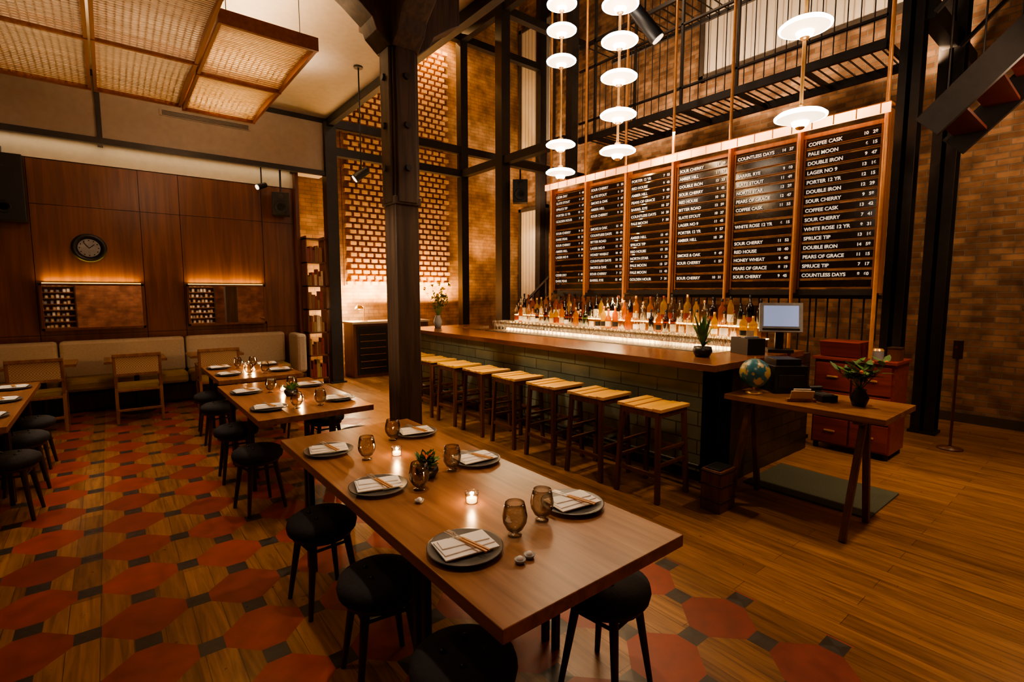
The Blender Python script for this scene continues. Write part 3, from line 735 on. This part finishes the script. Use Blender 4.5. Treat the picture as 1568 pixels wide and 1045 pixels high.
# ---------------------------------------------------------------- host station
b=B(); b.box(3.78,4.46,0.95,2.02,0.805,0.845,TABLE)
for y in (1.12,1.9):
    b.beam((3.70,y,0),(3.98,y,0.805),0.04,STW); b.beam((4.16,y,0),(4.02,y,0.805),0.04,STW); b.box(3.84,4.3,y-0.03,y+0.03,0.77,0.805,STW)
b.build('host_desk',(0,0,0),0,0.003)
b=B(); b.box(4.22,4.95,1.12,2.05,0,0.014,MAT); b.build('floor_mat',(0,0,0),0,0.003)
b=B(); b.sph((0,0,0.165),0.115,GLOBE,28); b.lathe([(0.0001,0.001),(0.07,0.001),(0.06,0.015),(0.012,0.025),(0.01,0.05)],BRASS,20)
for i in range(14):
    a0=-1.5+i*3.0/14;a1=a0+3.0/14; b.beam((0.125*math.cos(a0),0,0.165+0.125*math.sin(a0)),(0.125*math.cos(a1),0,0.165+0.125*math.sin(a1)),0.008,BRASS,0.012)
b.build('desk_globe',(3.98,1.88,0.845),0.5)
b=B(); b.cb((0,0,0.016),(0.22,0.2,0.03),BLK); b.cb((0,0.03,0.12),(0.07,0.06,0.2),BLK)
Mt=Matrix.Translation((0,0,0.33))@Matrix.Rotation(math.radians(-12),4,'X')
b.cb((0,0,0),(0.37,0.05,0.28),GREY,Mt); b.cb((0,-0.027,0.012),(0.30,0.004,0.2),SCREEN,Mt); b.cb((0,-0.026,-0.115),(0.32,0.003,0.02),BLK,Mt)
b.build('point_of_sale_monitor',(5.02,2.15,1.075),-1.0,0.006)
b=B(); b.box(-0.09,0.09,-0.13,0.13,0.001,0.15,BLK); b.box(-0.075,0.075,-0.06,0.0,0.15,0.165,GREY); b.box(-0.04,0.04,-0.03,-0.027,0.16,0.22,PAPER); b.build('receipt_printer',(4.66,2.28,1.075),-0.5,0.01)
b=B(); b.box(-0.13,0.13,-0.15,0.15,0.001,0.22,BLK); b.box(-0.10,0.10,-0.155,-0.15,0.05,0.15,DGREY); b.box(-0.1,0.1,-0.1,0.1,0.22,0.27,BLK)
b.build('office_printer',(4.28,1.80,0.845),-0.7,0.012)
b=B(); b.box(-0.1,0.1,-0.02,0.02,0.001,0.02,TABLE)
Mt=Matrix.Rotation(0.35,4,'X'); b.box(-0.08,0.08,-0.006,0.0,0.012,0.09,PAPER,Mt); b.box(-0.06,0.06,0.01,0.014,0.012,0.10,LINEN,Mt)
b.build('card_holder',(3.95,1.52,0.845),-0.8)
b=B(); b.box(-0.06,0.06,-0.1,0.1,0.001,0.05,BLK); b.box(-0.045,0.045,-0.08,0.02,0.05,0.055,DGREY); b.cyl((-0.05,0.07,0.075),(0.05,0.07,0.075),0.02,0.02,BLK,10)
b.build('desk_telephone',(4.13,1.45,0.845),-0.6,0.006)
b=B(); b.box(5.83,6.28,1.42,2.12,0.06,0.95,REDW); b.box(5.80,6.30,1.40,2.14,0.95,0.98,REDW)
for s0,s1 in ((1.44,1.76),(1.78,2.10)):
    for z0_,z1_ in ((0.08,0.34),(0.36,0.62),(0.64,0.92)):
        b.box(5.805,5.83,s0,s1,z0_,z1_,REDW); b.box(5.79,5.805,(s0+s1)/2-0.05,(s0+s1)/2+0.05,(z0_+z1_)/2-0.008,(z0_+z1_)/2+0.008,BRASS)
for x in(5.86,6.25):
    for y in (1.46,2.08): b.cyl((x,y,0),(x,y,0.06),0.025,0.025,BLK,10)
b.build('drawer_cabinet',(0,0.0,0),0,0.003)
b=B()
for i in range(9):
    Mt=Matrix.Translation((5.86+i*0.04,0,0.98))@Matrix.Rotation(-0.35,4,'Y'); b.box(0,0.018,1.72,2.08,0.008,0.17,REDW,Mt)
b.build('menu_stack')
b=B(); b.cyl((0,0,0.001),(0,0,0.09),0.05,0.05,GREY,20); b.cyl((0,0,0.09),(0,0,0.11),0.052,0.04,BRASS,20); b.build('lidded_canister',(5.95,1.6,0.98))
b=B(); b.box(-0.07,0.07,-0.05,0.05,0.001,0.12,STW); b.box(-0.075,0.075,-0.055,0.055,0.12,0.13,DKW); b.build('wooden_box',(6.0,1.47,0.98))
b=B(); b.box(0,0.22,0,0.16,0.0,0.32,STW); b.box(0.02,0.20,0.02,0.14,0.32,0.33,BLK)
for z in(0.08,0.2,0.3): b.box(-0.006,0.226,-0.006,0.166,z,z+0.012,DKW)
b.build('wooden_crate_bin',(3.45,1.84,0),0.0,0.003)
# slim stand with a small reader head beside the column
b=B(); b.lathe([(0.0001,0),(0.11,0),(0.11,0.012),(0.03,0.022),(0.02,0.03)],STW,24); b.cyl((0,0,0.02),(0,0,1.0),0.013,0.013,STW); b.box(-0.03,0.03,-0.03,0.03,0.96,1.15,DKW); b.box(-0.034,-0.03,-0.012,0.012,1.07,1.09,REDW)
b.build('pedestal_stand',(6.85,1.15,0),-0.3)

b=B(); b.box(3.6,5.2,9.3,9.8,0,1.04,WALN); b.box(3.57,5.23,9.27,9.82,1.04,1.08,CREAM); b.box(3.66,4.3,9.285,9.3,0.06,1.0,STEEL)
b.box(3.7,4.26,9.28,9.287,0.1,0.96,BLK)
for k in range(6): b.box(3.72,4.24,9.272,9.282,0.18+k*0.13,0.19+k*0.13,COPW)
for k in range(2): b.box(4.34+k*0.43,4.74+k*0.43,9.285,9.3,0.06,1.0,WALN)
b.build('wine_fridge_cabinet',(0,0,0),0,0.003)
b=B(); b.lathe([(0.0001,0.001),(0.07,0.001),(0.07,0.012),(0.012,0.02)],BRASS,20); b.cyl((0,0,0.01),(0,0,0.28),0.009,0.009,BRASS,8); b.cyl((0,0,0.28),(0.14,-0.02,0.3),0.008,0.008,BRASS,8)
b.lathe([(0.015,0.33),(0.06,0.30),(0.09,0.24),(0.085,0.24),(0.055,0.29)],BRASS,20,(0.14,-0.02,0)); b.sph((0.14,-0.02,0.26),0.03,emis('desk_lamp_bulb',(1,0.75,0.4),40),10)
b.build('desk_lamp',(3.9,9.5,1.08),2.0)
# ---------------------------------------------------------------- lights
W=(1,0.72,0.47); A=(1,0.58,0.27)
light('cabinet_lamp_light','POINT',(3.62,9.75,1.36),60,(1,0.70,0.38),0.05)
light('passage_light','SPOT',(3.9,8.2,4.4),420,(1,0.84,0.64),0.05,spot=34,target=(3.2,8.4,0))
light('lattice_uplight','AREA',(5.0,9.85,1.5),150,(1,0.56,0.20),2.4,sizey=0.1,target=(5.0,10.4,3.4))
light('lattice_downlight','AREA',(5.0,9.7,7.2),85,(1,0.56,0.22),2.6,sizey=0.1,target=(5.0,10.3,5))
light('far_corner_light','SPOT',(7.2,9.4,2.2),50,A,0.1,spot=110,target=(7.3,10.2,4))
def ylong(o,frm,to): o.rotation_euler=(Vector(to)-Vector(frm)).to_track_quat('-Z','X').to_euler()
o=light('menu_board_light','AREA',(5.5,3.9,3.62),66,(1,0.64,0.34),4.5,sizey=0.08,target=(0,0,0)); ylong(o,(5.5,3.9,3.62),(5.86,3.9,2.2))
o=light('bottle_light','AREA',(5.40,4.7,1.64),48,(1,0.74,0.42),4.2,sizey=0.05,target=(0,0,0)); ylong(o,(5.40,4.7,1.64),(5.25,4.7,1.0))
o=light('bottle_backlight','AREA',(5.735,4.7,1.30),32,(1,0.66,0.24),4.2,sizey=0.04,target=(0,0,0)); ylong(o,(5.735,4.7,1.30),(5.4,4.7,1.42))
for y in (1.7,3.9,6.0): light('catwalk_fill','SPOT',(7.3,y,4.2),160,(1,0.68,0.40),0.1,spot=130,target=(8.4,y,6.4))  # added spots without fittings, brightening the blinds behind the catwalk
light('window_fill','SPOT',(7.4,8.4,3.5),120,W,0.1,spot=120,target=(8.4,9.4,6))  # added fill to make the upper blind read, no fitting there
light('lower_window_fill','SPOT',(7.6,8.9,3.2),40,W,0.1,spot=90,target=(8.4,9.5,2.4))  # same kind of added fill for the lower blind
for x,y,p in ((1.2,1.9,135),(1.2,4.6,66),(1.25,6.4,50),(-1.0,5.8,32)):
    light('table_downlight','SPOT',(x,y,3.8 if y>2 else 4.4),p,(1,0.76,0.53),0.06,spot=(38 if y<2 else 42),blend=0.8,target=(x,y,0))
light('floor_downlight','SPOT',(5.2,0.0,6.5),640,(1,0.70,0.40),0.15,spot=48,blend=0.95,target=(4.7,0.3,0))
light('stool_downlight','SPOT',(3.2,4.2,4.4),150,(1,0.70,0.36),0.1,spot=90,blend=0.8,target=(3.5,3.7,0.7))
light('bar_front_fill','SPOT',(0.6,4.4,2.6),120,(1,0.80,0.55),0.15,spot=60,blend=0.9,target=(3.9,4.9,0.85))  # fill added to lift the bar tiles, not a lamp in the room
light('bar_front_fill','SPOT',(1.6,0.4,3.4),75,(1,0.76,0.50),0.15,spot=38,blend=0.9,target=(3.9,3.0,0.8))  # second added fill on the tile face
light('cabinet_fill','SPOT',(4.4,0.2,3.6),100,(1,0.68,0.42),0.1,spot=36,blend=0.8,target=(5.7,1.7,0.7))  # added fill so the drawer cabinet is not dark
light('front_floor_downlight','SPOT',(-0.2,2.4,4.3),34,(1,0.68,0.42),0.1,spot=95,blend=0.9,target=(-0.2,3.0,0))
light('rear_floor_downlight','SPOT',(-0.2,5.5,3.8),20,(1,0.68,0.42),0.1,spot=80,blend=0.9,target=(0.1,5.8,0))
for x in (-1.25,-0.4,0.45,1.27):
    light('canopy_uplight','AREA',(x,6.2,4.15),9,(1,0.76,0.50),0.6,sizey=2.2,rot=(math.pi,0,0),spread=120)
light('canopy_glow','AREA',(1.27,6.95,4.55),260,(1,0.86,0.63),0.5,sizey=0.9,rot=(0,0,0),spread=55)
light('canopy_glow','AREA',(1.27,5.6,4.55),110,(1,0.84,0.60),0.5,sizey=0.9,rot=(0,0,0),spread=55)
for x in (0.43,-0.41,-1.25): light('canopy_glow','AREA',(x,6.0,4.55),10,(1,0.80,0.55),0.6,sizey=2.4,rot=(0,0,0),spread=60)
light('ceiling_uplight','SPOT',(1.95,7.0,4.05),20,(1,0.82,0.64),0.04,spot=100,blend=1,target=(2.05,7.0,4.65))
light('canopy_under_fill','SPOT',(0.5,5.5,1.0),100,(1,0.80,0.56),0.3,spot=60,blend=0.9,target=(0.1,5.6,3.9))  # fill added below the canopies to brighten their undersides, no lamp stands here
for x in (-0.15,1.53):
    light('mirror_cove_light','AREA',(x,9.375,1.79),5.5,(1,0.64,0.12),1.05,sizey=0.02,rot=(math.radians(188),0,0))
light('banquette_cove_light','AREA',(-0.4,9.3,3.7),4,(1,0.74,0.48),6,sizey=0.1,rot=(math.radians(20),0,0))
light('panel_fill','SPOT',(0.6,6.9,3.6),34,(1,0.66,0.42),0.15,spot=100,blend=0.9,target=(0.6,9.4,1.4))  # added fill to brighten the wood panels below their top edge
light('bulkhead_wash','SPOT',(1.0,7.7,3.9),5,(1,0.72,0.5),0.1,spot=120,blend=0.9,target=(1.0,9.15,4.2))
light('column_fill','SPOT',(1.0,2.2,3.9),28,(1,0.72,0.5),0.1,spot=50,blend=0.8,target=(2.35,4.7,2.6))  # fill added to keep the timber from going black
light('right_wall_light','SPOT',(7.4,0.3,4.6),75,(1,0.66,0.38),0.1,spot=110,blend=0.9,target=(8.4,0.8,2.4))
light('steel_column_fill','SPOT',(4.2,0.5,4.5),60,(1,0.66,0.4),0.1,spot=40,blend=0.8,target=(6.42,1.6,3.0))  # added fill that lightens the steel column
light('shelf_fill','SPOT',(0.8,-0.2,3.9),300,(1,0.68,0.44),0.1,spot=120,blend=0.8,target=(0.8,-2.2,1.2))  # unseen fill added on the back wall to brighten the mirror reflections
light('house_fill','POINT',(-1.2,3.4,3.4),16,(1,0.72,0.5),0.3)  # soft ambient fill points added to lift dark areas, no real fittings
light('house_fill','POINT',(4.9,0.2,3.4),26,(1,0.70,0.46),0.3)
light('house_fill','POINT',(4.7,4.6,6.2),60,(1,0.68,0.42),0.3)
light('house_fill','POINT',(7.1,0.2,3.4),22,(1,0.68,0.42),0.3)
w=bpy.data.worlds.new('world'); SC.world=w; w.use_nodes=True
w.node_tree.nodes['Background'].inputs[0].default_value=(1,0.72,0.5,1); w.node_tree.nodes['Background'].inputs[1].default_value=0.03
# ---------------------------------------------------------------- camera
cam=bpy.data.cameras.new('camera'); cam.sensor_width=36; cam.lens=17.68; cam.clip_start=0.05
co=bpy.data.objects.new('camera',cam); SC.collection.objects.link(co); co.location=(0,0,1.65)
co.rotation_euler=(math.radians(90-5.56),0,-math.atan2(0.625,0.780)); SC.camera=co
try:
    SC.view_settings.view_transform='AgX'; SC.view_settings.look='AgX - Medium High Contrast'; SC.view_settings.exposure=0.45
except Exception as e: print(e)
